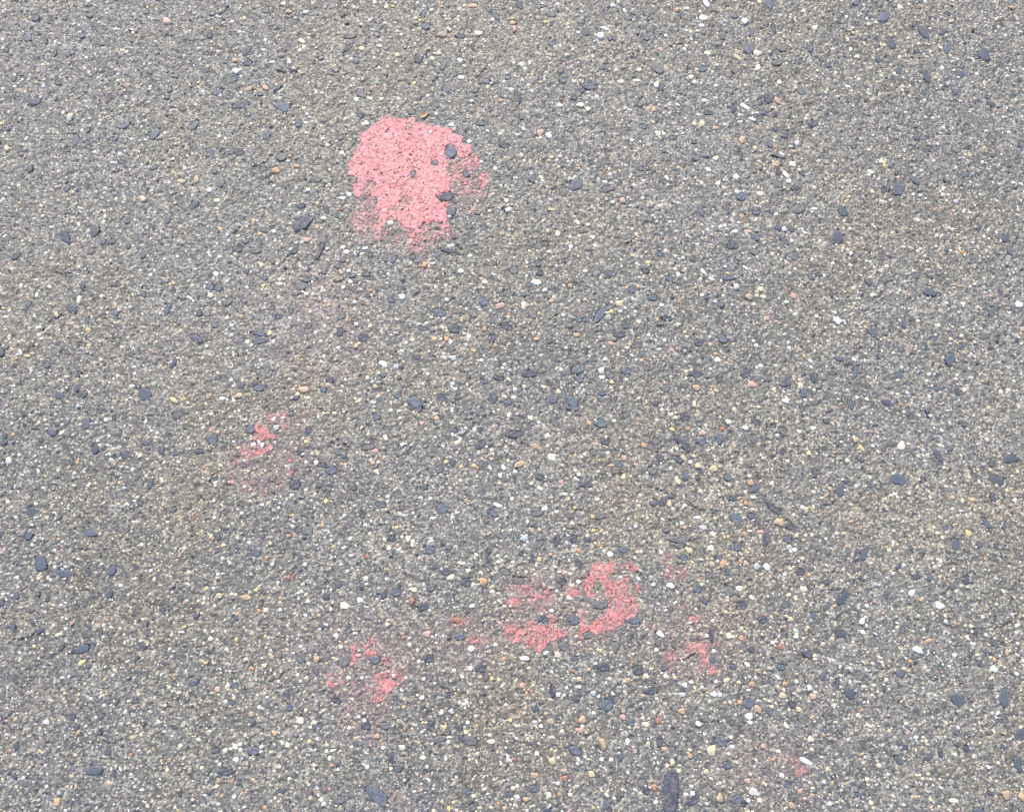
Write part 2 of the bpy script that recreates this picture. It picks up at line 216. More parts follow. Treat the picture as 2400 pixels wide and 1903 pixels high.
# ------------------------------------------------------------------ the pink chalk marks, read off the photograph
# (x0, y0, scale) of the enlargement, then polygons and ellipses with how densely the chalk covers
K1, K2, K3, K4, K5 = (780, 240, .2455), (480, 900, .1754), (1130, 1270, .2783), (720, 1450, .193), (1450, 1600, .218)
MARKS = [
 dict(label='large pink chalk patch, the biggest and most solid mark, tapering downwards', k=K1, rgb=(.67, .29, .285),
  poly=[(1.0, [(470,140),(560,135),(640,150),(700,160),(765,150),(790,180),(870,195),(930,230),(1010,225),(1070,255),(1140,280),(1225,320),(1240,380),(1300,405),(1320,460),(1290,520),(1240,530),(1190,500),(1160,540),(1110,580),(1080,610),(1110,680),(1130,760),(1120,850),(1020,880),(1010,940),(1110,950),(1130,1000),(1080,1060),(1085,1130),(1010,1160),(960,1130),(870,1170),(760,1200),(690,1190),(640,1150),(600,1110),(520,1130),(480,1190),(440,1280),(415,1200),(440,1100),(410,1020),(430,950),(400,900),(330,880),(300,840),(240,920),(210,900),(205,830),(240,740),(190,700),(130,700),(165,640),(160,580),(190,520),(220,450),(260,400),(260,330),(330,260),(370,210),(430,190)])],
  ell=[(.55,1200,700,130,150),(.72,1440,750,50,75),(.62,1330,570,70,60),(.5,1230,840,90,50),(.45,1400,870,70,50),(.66,800,1260,120,90),(.6,1050,1200,70,80),(.55,800,1370,75,80),(.5,310,1090,120,60),(.45,240,1150,80,110),(.5,400,1210,60,80),(.35,1000,1280,90,50),(.3,860,1580,40,80),(.4,340,950,110,60),(.2,700,1250,420,140),(.18,1250,950,160,90),(.35,1130,1270,50,40)],
  cut=[(540,150,60,10),(1125,480,62,85),(725,240,28,38),(690,935,42,45),(1140,1040,60,60),(365,790,55,38),(320,850,45,30),(620,1010,35,28),(975,585,35,30),(770,690,24,45),(1080,900,60,35),(1175,780,60,55),(1280,690,34,42),(550,1130,50,35)]),
 dict(label='small broken pink chalk mark of speckled clumps beside the left edge of the photo', k=K2, rgb=(.58, .225, .22),
  poly=[], ell=[(.62,860,490,40,70),(.75,710,600,60,60),(.93,850,705,95,55),(.85,720,720,50,35),(.7,790,640,70,40),(.75,1065,560,55,45),(.42,1000,450,130,60),(.8,500,870,60,45),(.75,590,825,50,28),(.65,545,915,45,40),(.78,745,900,55,70),(.78,880,850,50,50),(.4,650,880,120,60),(.4,600,980,60,40),(.5,420,1040,45,45),(.5,430,1110,40,30),(.6,370,1290,48,60),(.32,1150,900,70,100),(.55,1140,1000,45,35),(.65,1150,1160,50,30),(.16,1290,480,140,80),(.35,1000,1340,50,60),(.5,800,1510,35,25),(.35,550,1430,40,30),(.14,700,1100,420,350)],
  cut=[(955,590,60,60),(650,800,40,35),(765,820,30,42),(600,600,60,55)]),
 dict(label='faded ring-shaped pink chalk mark in the lower right, hooked solid on its right side', k=K3, rgb=(.61, .235, .225),
  poly=[(.80, [(1040,160),(1130,170),(1130,220),(1060,270),(1040,310),(1220,310),(1220,380),(1230,440),(1280,450),(1310,560),(1300,610),(1230,650),(1190,700),(1130,720),(1000,760),(920,800),(830,830),(790,790),(830,720),(820,650),(870,620),(900,690),(960,640),(1060,600),(1060,520),(1020,440),(1020,350),(960,330),(940,400),(960,470),(900,450),(850,410),(840,330),(880,280),(930,200)]),
        (.78, [(170,760),(200,700),(300,680),(350,720),(430,650),(460,700),(560,690),(530,600),(600,640),(630,720),(740,775),(620,810),(560,870),(490,930),(440,890),(370,910),(340,850),(250,840)]),
        (.74, [(180,540),(240,460),(320,480),(325,520),(230,530)])],
  ell=[(.5,350,400,110,40),(.35,400,450,130,80),(.6,480,450,45,40),(.55,560,450,40,80),(.45,500,560,50,40),(.55,760,420,70,45),(.5,840,580,45,22),(.4,1200,210,80,40),(.65,1290,215,30,25),(.5,1300,390,30,45),(.14,640,560,520,330)],
  cut=[(510,660,45,45),(890,790,50,45),(975,540,60,45),(1070,470,25,25),(1110,540,22,25),(810,335,25,25),(690,320,60,40)]),
 dict(label='loose pink chalk scribble of broken flecks in the lower left', k=K4, rgb=(.57, .225, .215),
  poly=[], ell=[(.8,545,360,45,55),(.75,560,470,35,70),(.7,550,550,30,35),(.5,545,640,40,30),(.62,700,350,60,35),(.72,780,420,85,50),(.45,800,280,65,80),(.62,930,520,60,50),(.75,1070,510,24,80),(.72,1000,650,95,55),(.68,1130,680,60,70),(.78,850,715,60,50),(.93,980,780,100,60),(.88,920,870,90,50),(.8,860,970,80,40),(.6,740,830,35,35),(.62,270,650,38,45),(.5,440,670,35,30),(.62,300,770,38,42),(.45,340,860,80,50),(.4,400,780,50,50),(.13,650,650,480,420)],
  cut=[(820,500,80,45),(430,540,70,60),(610,440,30,30),(680,400,40,22)]),
 dict(label='thin broken pink chalk trail running down from a round dot at the right', k=K3, rgb=(.54, .23, .22),
  poly=[], ell=[(.42,1710,540,35,35),(.8,1785,655,40,32),(.62,1430,705,25,28),(.78,1790,890,65,40),(.72,1840,900,50,60),(.65,1870,990,40,60),(.75,1935,1085,38,28),(.42,1590,970,75,60),(.35,1590,1060,40,40),(.13,1780,880,220,320)], cut=[]),
 dict(label='faint pink chalk haze of sparse flecks just above and right of the ring-shaped mark', k=K3, rgb=(.50, .24, .23),
  poly=[], ell=[(.38,1620,260,110,60),(.45,1690,280,40,30),(.3,1540,130,50,60)], cut=[]),
 dict(label='tiny faint reddish chalk smudge at the lower right corner of the photo', k=K5, rgb=(.50, .20, .19),
  poly=[], ell=[(.5,1970,950,80,50),(.42,1830,800,110,55),(.3,1900,860,70,60)], cut=[]),
 dict(label='faint pink chalk fleck between the scribble and the ring-shaped mark', k=(962, 1427, TS), rgb=(.50, .22, .20),
  poly=[], ell=[(.6,580,260,70,35),(.4,430,110,70,40),(.3,520,290,110,50),(.15,450,300,330,260)], cut=[]),
 dict(label='barely visible pink chalk dusting near the middle of the bottom edge', k=(486, 1427, TS), rgb=(.46, .24, .23),
  poly=[], ell=[(.26,1500,1530,70,35),(.2,1600,1590,130,70)], cut=[]),
]


def in_poly(px, py, pts):
    inside = np.zeros(px.shape, bool)
    n = len(pts)
    for i in range(n):
        x0, y0 = pts[i]
        x1, y1 = pts[(i + 1) % n]
        if y0 == y1: continue
        c = ((y0 > py) != (y1 > py)) & (px < (x1 - x0) * (py - y0) / (y1 - y0) + x0)
        inside ^= c
    return inside


def cover(m, x, y, hard=True):
    """how densely the mark covers points of the plane, 0..1"""
    px, py = to_pixel(x, y)
    kx, ky, ks = m['k']
    wob = 16 if hard else 40
    u = (px - kx) / ks + (vnoise(x, y, .006, 31) - .5) * wob / ks * .5
    v = (py - ky) / ks + (vnoise(x, y, .006, 32) - .5) * wob / ks * .5
    c = np.zeros(np.shape(x))
    for d, pts in m['poly']:
        c = np.maximum(c, d * in_poly(u, v, pts))
    for d, ex, ey, rx, ry in m['ell']:
        q = np.sqrt(((u - ex) / rx) ** 2 + ((v - ey) / ry) ** 2)
        c = np.maximum(c, d * (1 - smooth01((q - .7) / .75)))
    if hard:
        for ex, ey, rx, ry in m['cut']:
            u0 = (px - kx) / ks + (vnoise(x, y, .003, 33) - .5) * 5 / ks
            v0 = (py - ky) / ks + (vnoise(x, y, .003, 34) - .5) * 5 / ks
            c = np.where(((u0 - ex) / rx) ** 2 + ((v0 - ey) / ry) ** 2 < 1, 0, c)
    return c


def dust(x, y):
    d = np.zeros(np.shape(x))
    px, py = to_pixel(x, y)
    for m in MARKS:
        kx, ky, ks = m['k']
        pts = [p for _, pl in m['poly'] for p in pl] + [(e[1], e[2]) for e in m['ell']]
        x0, x1 = min(p[0] for p in pts) - 250, max(p[0] for p in pts) + 250
        y0, y1 = min(p[1] for p in pts) - 250, max(p[1] for p in pts) + 250
        s = (px > kx + x0 * ks) & (px < kx + x1 * ks) & (py > ky + y0 * ks) & (py < ky + y1 * ks)
        if s.any():
            d[s] = np.maximum(d[s], cover(m, x[s], y[s], False))
    # old rubbed chalk left of the middle, a broad faint blush
    for ex, ey, rx, ry, k in [(760, 760, 150, 190, .15), (880, 1520, 230, 130, .15), (700, 1060, 130, 110, .10), (1640, 1500, 200, 140, .10), (1780, 1790, 160, 90, .12), (850, 1650, 90, 110, .22)]:
        q = np.sqrt(((px - ex) / rx) ** 2 + ((py - ey) / ry) ** 2)
        d = np.maximum(d, k * (1 - smooth01(q - .2)))
    return d


# ------------------------------------------------------------------ materials
def new_mat(name):
    m = bpy.data.materials.new(name)
    m.use_nodes = True
    t = m.node_tree
    return m, t, t.nodes['Principled BSDF']


def node(t, typ, **kw):
    n = t.nodes.new(typ)
    for k, v in kw.items():
        if k == 'inp':
            for a, b in v.items(): n.inputs[a].default_value = b
        else:
            setattr(n, k, v)
    return n


def ramp(t, pts, src, interp='LINEAR'):
    r = t.nodes.new('ShaderNodeValToRGB')
    r.color_ramp.interpolation = interp
    while len(r.color_ramp.elements) < len(pts):
        r.color_ramp.elements.new(.5)
    for e, (p, c) in zip(r.color_ramp.elements, pts):
        e.position = p
        e.color = (*c, 1) if len(c) == 3 else c
    t.links.new(src, r.inputs[0])
    return r.outputs[0]


def mix(t, a, b, fac, mode='MIX'):
    m = t.nodes.new('ShaderNodeMix')
    m.data_type = 'RGBA'
    m.blend_type = mode
    for s, i in ((fac, 0), (a, 6), (b, 7)):
        if hasattr(s, 'links'): t.links.new(s, m.inputs[i])
        else: m.inputs[i].default_value = s if i == 0 else (*s, 1)
    return m.outputs[2]


def pavement_material():
    m, t, b = new_mat('worn_asphalt')
    L = t.links.new
    co = node(t, 'ShaderNodeTexCoord').outputs['Object']
    # fine sand cells
    v1 = node(t, 'ShaderNodeTexVoronoi', inp={'Scale': 420.0})
    L(co, v1.inputs['Vector'])
    sep = node(t, 'ShaderNodeSeparateColor'); L(v1.outputs['Color'], sep.inputs[0])
    cells = ramp(t, [(0, (.060, .064, .072)), (.25, (.115, .116, .116)), (.5, (.17, .168, .160)), (.74, (.24, .235, .22)), (.88, (.36, .34, .30)), (.96, (.62, .60, .54))], sep.outputs[0])
    v2 = node(t, 'ShaderNodeTexVoronoi', inp={'Scale': 230.0})
    L(co, v2.inputs['Vector'])
    sep2 = node(t, 'ShaderNodeSeparateColor'); L(v2.outputs['Color'], sep2.inputs[0])
    cells2 = ramp(t, [(0, (.075, .08, .092)), (.3, (.13, .13, .128)), (.6, (.165, .160, .150)), (.82, (.22, .21, .195)), (.97, (.42, .38, .31))], sep2.outputs[0])
    c = mix(t, cells, cells2, .45)
    # hue drift from place to place
    n1 = node(t, 'ShaderNodeTexNoise', inp={'Scale': 9.0, 'Detail': 4.0, 'Roughness': .6}); L(co, n1.inputs['Vector'])
    tint = ramp(t, [(.30, (1.0, 1.0, .99)), (.47, (1.02, 1.01, .98)), (.56, (1.04, 1.01, .96)), (.70, (1.06, 1.01, .94))], n1.outputs[0])
    c = mix(t, c, tint, 1.0, 'MULTIPLY')
    wa = node(t, 'ShaderNodeAttribute', attribute_name='warmth')
    c = mix(t, c, ramp(t, [(.1, (.95, .98, 1.02)), (.5, (.98, 1, 1.0)), (.9, (1.06, 1.02, .93))], wa.outputs['Fac']), 1.0, 'MULTIPLY')
    n0 = node(t, 'ShaderNodeTexNoise', inp={'Scale': 2.6, 'Detail': 3.0}); L(co, n0.inputs['Vector'])
    c = mix(t, c, ramp(t, [(.35, (.94, .94, .94)), (.65, (1.10, 1.09, 1.07))], n0.outputs[0]), 1.0, 'MULTIPLY')
    n2 = node(t, 'ShaderNodeTexNoise', inp={'Scale': 34.0, 'Detail': 5.0, 'Roughness': .65}); L(co, n2.inputs['Vector'])
    c = mix(t, c, ramp(t, [(.3, (.82, .82, .83)), (.55, (1.0, 1.0, 1.0)), (.75, (1.18, 1.17, 1.14))], n2.outputs[0]), 1.0, 'MULTIPLY')
    # chalk powder rubbed into the surface
    at = node(t, 'ShaderNodeAttribute', attribute_name='dust')
    n3 = node(t, 'ShaderNodeTexNoise', inp={'Scale': 260.0, 'Detail': 3.0}); L(co, n3.inputs['Vector'])
    mul = node(t, 'ShaderNodeMath', operation='MULTIPLY'); L(at.outputs['Fac'], mul.inputs[0])
    L(ramp(t, [(.35, (.3, .3, .3)), (.65, (1, 1, 1))], n3.outputs[0]), mul.inputs[1])
    mul2 = node(t, 'ShaderNodeMath', operation='MULTIPLY', use_clamp=True); L(mul.outputs[0], mul2.inputs[0]); mul2.inputs[1].default_value = .8
    c = mix(t, c, (.50, .25, .24), mul2.outputs[0])
    L(c, b.inputs['Base Color'])
    b.inputs['Roughness'].default_value = .62
    b.inputs['Specular IOR Level'].default_value = .5
    # grain relief
    bp = node(t, 'ShaderNodeBump', inp={'Strength': .8, 'Distance': .0008})
    ad = node(t, 'ShaderNodeMath', operation='ADD')
    L(v1.outputs['Distance'], ad.inputs[0])
    L(n3.outputs[0], ad.inputs[1])
    inv = node(t, 'ShaderNodeMath', operation='MULTIPLY'); L(ad.outputs[0], inv.inputs[0]); inv.inputs[1].default_value = -1
    L(inv.outputs[0], bp.inputs['Height'])
    L(bp.outputs[0], b.inputs['Normal'])
    return m


def grain_material():
    """colour of each grain is its own stone; a little mineral mottling on top"""
    m, t, b = new_mat('mixed_grit')
    L = t.links.new
    at = node(t, 'ShaderNodeAttribute', attribute_name='stone_colour')
    co = node(t, 'ShaderNodeTexCoord').outputs['Object']
    n = node(t, 'ShaderNodeTexNoise', inp={'Scale': 700.0, 'Detail': 3.0}); L(co, n.inputs['Vector'])
    c = mix(t, at.outputs['Color'], ramp(t, [(.3, (.72, .72, .72)), (.65, (1.15, 1.15, 1.15))], n.outputs[0]), 1.0, 'MULTIPLY')
    L(c, b.inputs['Base Color'])
    b.inputs['Roughness'].default_value = .45
    bp = node(t, 'ShaderNodeBump', inp={'Strength': .4, 'Distance': .0005})
    L(n.outputs[0], bp.inputs['Height']); L(bp.outputs[0], b.inputs['Normal'])
    return m


def stone_material(name, cols, rough_v, speck=None):
    """cols: ramp picked per stone with Object Info > Random"""
    m, t, b = new_mat(name)
    L = t.links.new
    oi = node(t, 'ShaderNodeObjectInfo')
    k = len(cols)
    c = ramp(t, [(i / max(1, k - 1), q) for i, q in enumerate(cols)], oi.outputs['Random'])
    co = node(t, 'ShaderNodeTexCoord').outputs['Object']
    n = node(t, 'ShaderNodeTexNoise', inp={'Scale': 240.0, 'Detail': 5.0, 'Roughness': .7}); L(co, n.inputs['Vector'])
    c = mix(t, c, ramp(t, [(.3, (.60, .61, .62)), (.5, (.96, .96, .96)), (.68, (1.3, 1.29, 1.27))], n.outputs[0]), 1.0, 'MULTIPLY')
    if speck:
        du = node(t, 'ShaderNodeTexNoise', inp={'Scale': 120.0, 'Detail': 6.0, 'Roughness': .75}); L(co, du.inputs['Vector'])
        c = mix(t, c, (.20, .195, .185), ramp(t, [(.45, (0, 0, 0)), (.62, (.6, .6, .6))], du.outputs[0]))
        v = node(t, 'ShaderNodeTexNoise', inp={'Scale': 900.0, 'Detail': 1.0}); L(co, v.inputs['Vector'])
        f = ramp(t, [(.66, (0, 0, 0)), (.72, (1, 1, 1))], v.outputs[0])
        c = mix(t, c, speck, f)
    L(c, b.inputs['Base Color'])
    b.inputs['Roughness'].default_value = rough_v
    bp = node(t, 'ShaderNodeBump', inp={'Strength': .8, 'Distance': .0014})
    L(n.outputs[0], bp.inputs['Height']); L(bp.outputs[0], b.inputs['Normal'])
    return m


def chalk_material(name, rgb, wear):
    m, t, b = new_mat(name)
    L = t.links.new
    co = node(t, 'ShaderNodeTexCoord').outputs['Object']
    n = node(t, 'ShaderNodeTexNoise', inp={'Scale': 60.0, 'Detail': 6.0, 'Roughness': .7}); L(co, n.inputs['Vector'])
    v = node(t, 'ShaderNodeTexVoronoi', inp={'Scale': 380.0}); L(co, v.inputs['Vector'])
    sp = node(t, 'ShaderNodeSeparateColor'); L(v.outputs['Color'], sp.inputs[0])
    pale_c = tuple(min(.9, q * .62 + .36) for q in rgb)
    deep = tuple(q * s for q, s in zip(rgb, (.86, .74, .76)))
    c = ramp(t, [(.3, deep), (.5, rgb), (.72, tuple(q * .75 + p * .25 for q, p in zip(rgb, pale_c)))], n.outputs[0])
    c = mix(t, c, pale_c, ramp(t, [(.55, (0, 0, 0)), (1, (.55, .55, .55))], sp.outputs[0]))
    # grime and bare ground showing through where the chalk has worn thin
    w = node(t, 'ShaderNodeTexNoise', inp={'Scale': 170.0, 'Detail': 6.0, 'Roughness': .75}); L(co, w.inputs['Vector'])
    c = mix(t, c, (.26, .19, .185), ramp(t, [(.46, (0, 0, 0)), (.68, (wear, wear, wear))], w.outputs[0]))
    c = mix(t, c, tuple(q * .55 for q in deep), ramp(t, [(0, (.75, .75, .75)), (.12, (0, 0, 0))], sp.outputs[1]))
    L(c, b.inputs['Base Color'])
    b.inputs['Roughness'].default_value = .8
    b.inputs['Specular IOR Level'].default_value = .3
    bp = node(t, 'ShaderNodeBump', inp={'Strength': .7, 'Distance': .0008})
    L(v.outputs['Distance'], bp.inputs['Height']); bp.invert = True
    L(bp.outputs[0], b.inputs['Normal'])
    return m


M_pave = pavement_material()
M_grain = grain_material()
M_stone = {
 'dark': stone_material('dark_slate', [(.075, .086, .118), (.060, .070, .098), (.082, .088, .122)], .6, (.19, .19, .19)),
 'blue': stone_material('blue_slate', [(.112, .138, .190), (.110, .126, .182), (.100, .145, .175)], .6, (.24, .24, .24)),
 'grey': stone_material('grey_slate', [(.150, .160, .175), (.160, .162, .162), (.142, .146, .158)], .6, (.28, .28, .27)),
 'W': stone_material('white_quartz', [(.80, .80, .78), (.72, .70, .66), (.85, .84, .82), (.76, .74, .72)], .40),
 'C': stone_material('cream_quartz', [(.74, .70, .54), (.68, .62, .48), (.78, .74, .60), (.66, .62, .46)], .42),
 'Y': stone_material('yellow_quartz', [(.70, .59, .38), (.62, .51, .33), (.69, .61, .42), (.58, .50, .33)], .42),
 'O': stone_material('orange_stone', [(.58, .34, .18), (.50, .35, .24), (.57, .40, .27), (.44, .30, .21)], .5),
 'T': stone_material('tan_stone', [(.48, .37, .24), (.42, .34, .25), (.52, .38, .24)], .5),
 'P': stone_material('peach_stone', [(.60, .38, .29), (.52, .36, .30), (.62, .44, .34)], .5),
 'R': stone_material('rusty_stone', [(.40, .19, .14), (.36, .19, .14), (.44, .24, .18)], .5),
 'G': stone_material('pale_grey_stone', [(.50, .53, .56), (.46, .50, .50), (.55, .57, .58)], .45),
}

# ------------------------------------------------------------------ the pavement: one sheet, finest where it is looked at closely
fine = 0.0013
hx, hy0, hy1 = .80, -.64, .74


def axis(lo, hi, step):
    inner = np.arange(lo, hi + step, step)
    ext, d, p = [], step, 0.0
    while p < 900:
        d *= 1.12
        p += d
        ext.append(p)
    ext = np.array(ext)
    return np.concatenate([(inner[0] - ext)[::-1], inner, inner[-1] + ext])


ax, ay = axis(-hx, hx, fine), axis(hy0, hy1, fine)
GX, GY = np.meshgrid(ax, ay, indexing='ij')
near = (np.abs(GX) < hx + .5) & (GY > hy0 - .5) & (GY < hy1 + .5)
Z = np.zeros_like(GX)
Z[near] = rough(GX[near], GY[near])


def footprint(s, X, Y, grow=1.0):
    dx, dy = X - s['x'], Y - s['y']
    c, n = math.cos(s['ang']), math.sin(s['ang'])
    u, v = dx * c + dy * n, -dx * n + dy * c
    return (u / (s['a'] * grow)) ** 2 + (v / (s['b'] * grow)) ** 2


i0, j0 = int(np.argmin(np.abs(ax + hx))), int(np.argmin(np.abs(ay - hy0)))
NI, NJ = len(np.arange(-hx, hx + fine, fine)), len(np.arange(hy0, hy1 + fine, fine))


def window(s, m=1.3):
    r = s['a'] * m + fine * 2
    a = int(max(0, (s['x'] - r + hx) / fine)); b = int(min(NI, (s['x'] + r + hx) / fine + 2))
    c = int(max(0, (s['y'] - r - hy0) / fine)); d = int(min(NJ, (s['y'] + r - hy0) / fine + 2))
    return slice(i0 + a, i0 + b), slice(j0 + c, j0 + d)


# the wide margins the photograph does not show carry on with stones of the same make
extra = []
for k in range(2200):
    x, y = random.uniform(-hx - .1, hx + .1), random.uniform(hy0, hy1)
    px, py = to_pixel(x, y)
    if 470 < px < 1930 and -10 < py < 1913:
        continue
    big = random.random()
    a = .0042 + .0080 * big ** 3.2
    b = a * random.uniform(.32, .8)
    cx = random.choices('DWCYOTPG', [64, 11, 11, 3, 3, 5, 2, 2])[0]
    if cx != 'D': a, b = a * .55, b * .60
    s = dict(x=x, y=y, a=a, b=b, ang=random.uniform(-1.6, 1.6), col=cx, px=px, py=py)
    if all((s['x'] - q['x']) ** 2 + (s['y'] - q['y']) ** 2 > (s['a'] + q['a']) ** 2 for q in extra):
        extra.append(s)

# short crevices where the binder has pulled away, some read off the photograph
CREV = [(3, [(360, 1100), (430, 1112), (500, 1105)]), (3, [(360, 1165), (500, 1172), (575, 1128)]), (6, [(1040, 310), (1080, 332), (1165, 325)]),
        (3, [(1350, 1580), (1440, 1590), (1475, 1560), (1472, 1500)]), (8, [(280, 680), (400, 712), (500, 765)]), (4, [(870, 772), (990, 784)]),
        (7, [(390, 60), (430, 110), (525, 122)]), (8, [(600, 800), (680, 850), (765, 893)]), (2, [(1320, 1308), (1435, 1332)]), (6, [(800, 930), (860, 942), (920, 950)]),
        (7, [(860, 1440), (990, 1442)]), (0, [(580, 598), (690, 622), (765, 598)]), (0, [(560, 782), (640, 722)]), (3, [(780, 650), (880, 640)]), (5, [(400, 970), (490, 985)])]
lines = []
for tno, pts in CREV:
    lines.append([tuple(float(q) for q in to_plane(TILES[tno][0] + a * TS, TILES[tno][1] + b * TS)) for a, b in pts])
for k in range(110):
    x, y = random.uniform(-hx, hx), random.uniform(hy0, hy1)
    a, l = random.gauss(-.25, .5), random.uniform(.006, .022)
    lines.append([(x + l * t * math.cos(a + .5 * t), y + l * t * math.sin(a + .5 * t)) for t in (0, .5, 1)])
for pl in lines:
    for (x0, y0), (x1, y1) in zip(pl[:-1], pl[1:]):
        m_ = .004
        a_, b_ = max(0, int((min(x0, x1) - m_ + hx) / fine)), min(NI, int((max(x0, x1) + m_ + hx) / fine) + 1)
        c_, d_ = max(0, int((min(y0, y1) - m_ - hy0) / fine)), min(NJ, int((max(y0, y1) + m_ - hy0) / fine) + 1)
        if b_ <= a_ or d_ <= c_: continue
        sl = (slice(i0 + a_, i0 + b_), slice(j0 + c_, j0 + d_))
        X_, Y_ = GX[sl], GY[sl]
        L2_ = (x1 - x0) ** 2 + (y1 - y0) ** 2
        t_ = np.clip(((X_ - x0) * (x1 - x0) + (Y_ - y0) * (y1 - y0)) / L2_, 0, 1)
        ds = np.hypot(X_ - x0 - t_ * (x1 - x0), Y_ - y0 - t_ * (y1 - y0)) + (vnoise(X_, Y_, .0025, 23) - .42) * .0030
        Z[sl] = np.minimum(Z[sl], np.where(ds < .0010, -.0024, 9))

occ = np.zeros((NI, NJ), bool)
for s in dark + pale + extra:
    sx, sy = window(s)
    if sx.stop <= sx.start or sy.stop <= sy.start: continue
    q = footprint(s, GX[sx, sy], GY[sx, sy])
    depth = -.0022 if s['col'] == 'D' else -.0015
    # the binder laps over the edges of the stones
    edge = (vnoise(GX[sx, sy], GY[sx, sy], .0034, 19) - .5) * (.75 if s['a'] < .03 else .9)
    f = smooth01(((.92 if s['col'] == 'D' else .95) + edge - q) / .3)
    Z[sx, sy] = Z[sx, sy] * (1 - f) + depth * f
    # a shallow crevice round every stone
    rim = np.exp(-((np.sqrt(q) - 1.12) / .13) ** 2)
    Z[sx, sy] -= rim * (.0001 if s['col'] == 'D' else .0004)
    occ[sx.start - i0:sx.stop - i0, sy.start - j0:sy.stop - j0] |= q < ((.05 if s['a'] > .03 else .5) if s['col'] == 'D' else .8)

D = np.zeros_like(GX)
D[near] = dust(GX[near], GY[near])
WARM = np.full(GX.shape, .5)
WARM[near] = .6 * vnoise(GX[near], GY[near], .13, 91) + .4 * vnoise(GX[near], GY[near], .045, 92)
ni, nj = GX.shape
idx = np.arange(ni * nj).reshape(ni, nj)
quads = np.stack([idx[:-1, :-1], idx[1:, :-1], idx[1:, 1:], idx[:-1, 1:]], -1).reshape(-1, 4)
ground = mesh_obj('pavement', np.stack([GX.ravel(), GY.ravel(), Z.ravel()], 1), [quads], M_pave,
                  attrs={'dust': ('FLOAT', D.ravel()), 'warmth': ('FLOAT', WARM.ravel())})
tag(ground, 'grey worn asphalt pavement full of fine pale and dark grit', kind='structure')


# ------------------------------------------------------------------ stones as real bodies
def stone_verts(s, r, seg=20):
    """an irregular pebble half sunk in the binder; returns verts (local) and faces"""
    th = np.linspace(0, 2 * math.pi, seg, endpoint=False)
    is_dark = s['col'] == 'D'
    rad = np.ones(seg)
    for k, am in ((2, .06), (3, .10), (4, .06), (5, .06), (7, .045), (9, .03)):
        rad += am * (1.7 if is_dark else 1.35) * min(1, 1.5 * s['b'] / s['a']) * np.cos(k * th + r.uniform(0, 6.28)) * r.uniform(.3, 1)
    p = r.uniform(2.1, 3.4) if is_dark else r.uniform(1.9, 2.6)      # blockier or rounder
    base = (np.abs(np.cos(th)) ** p + np.abs(np.sin(th)) ** p) ** (-1 / p)
    rad = rad * base
    if s['a'] > .03:
        rad = rad * (1 + r.uniform(-.07, .07, seg))
    if is_dark:                            # broken faces: a few straight cuts
        for ph in np.linspace(0, 6.28, r.integers(5, 8), endpoint=False) + r.uniform(-.4, .4):
            dd = r.uniform(.70, 1.0)
            cs = np.cos(th - ph - r.uniform(-.25, .25))
            rad = np.where(cs > .2, np.minimum(rad, dd / np.maximum(cs, .2)), rad)
        rad *= 1.08
    hgt = r.uniform(.0002, .0006) if is_dark else min(.0030, s['b'] * r.uniform(.30, .50))
    tiltx, tilty = r.uniform(-1, 1, 2) * (.04 if is_dark else .12)
    prof = [(.90, -.0030), (1.0, -.0008), (.97, hgt * .35), (.88, hgt * .78), (.66, hgt * .97), (.35, hgt)] if is_dark else \
           [(.85, -.0028), (1.0, -.0008), (.96, hgt * .25), (.82, hgt * .62), (.58, hgt * .86), (.30, hgt * .97)]
    vs = []
    for kk, (f, z) in enumerate(prof):
        wob = 1 + r.uniform(-.07, .07, seg) * (kk > 0)
        x = s['a'] * rad * f * np.cos(th) * wob
        y = s['b'] * rad * f * np.sin(th) * wob
        zz = z + (x * tiltx + y * tilty) + r.uniform(-1, 1, seg) * (hgt * .10 + .00006) * (kk > 1)
        vs.append(np.stack([x, y, zz], 1))
    vs.append(np.array([[0, 0, hgt * (1.0)]]))
    v = np.concatenate(vs)
    if s['a'] > .03:                       # the one big flake is split in ridges
        v[:, 2] += (vnoise(v[:, 0] + v[:, 1] * .8, v[:, 1] * .3, .004, 3) - .5) * .006 * (v[:, 2] > -.0005)
    n = len(prof)
    fq = []
    for k in range(n - 1):
        a = np.arange(seg) + k * seg
        b = (np.arange(seg) + 1) % seg + k * seg
        fq.append(np.stack([a, b, b + seg, a + seg], 1))
    a = np.arange(seg) + (n - 1) * seg
    b = (np.arange(seg) + 1) % seg + (n - 1) * seg
    ft = np.stack([a, b, np.full(seg, n * seg)], 1)
    return v, np.concatenate(fq), ft


AREAS = [(486, 962, 'left'), (962, 1438, 'middle'), (1438, 1914, 'right')]
MARK_SPOTS = [(905, 370, 'the large chalk patch'), (628, 1045, 'the small left chalk mark'),
              (1330, 1420, 'the ring-shaped chalk mark'), (865, 1575, 'the lower-left chalk scribble'),
              (1655, 1530, 'the right-hand chalk trail')]
REACH = [210, 120, 210, 140, 130]


def where(s):
    best = None
    for (mx, my, nm), rc in zip(MARK_SPOTS, REACH):
        d = math.hypot(s['px'] - mx, s['py'] - my)
        if d < rc + 130 and (best is None or d - rc < best[0]):
            best = (d - rc, mx, my, nm)
    if best:
        dx, dy = s['px'] - best[1], s['py'] - best[2]
        if best[0] < -60: return 'inside ' + best[3]
        if abs(dy) > abs(dx): return ('above ' if dy < 0 else 'below ') + best[3]
        return ('left of ' if dx < 0 else 'right of ') + best[3]
    col = next(n for a, b, n in AREAS if a <= s['px'] <= b + 2)
    row = 'top' if s['py'] < 420 else 'upper' if s['py'] < 830 else 'central' if s['py'] < 1130 else 'lower' if s['py'] < 1560 else 'bottom'
    return 'at the %s %s' % (row, col)


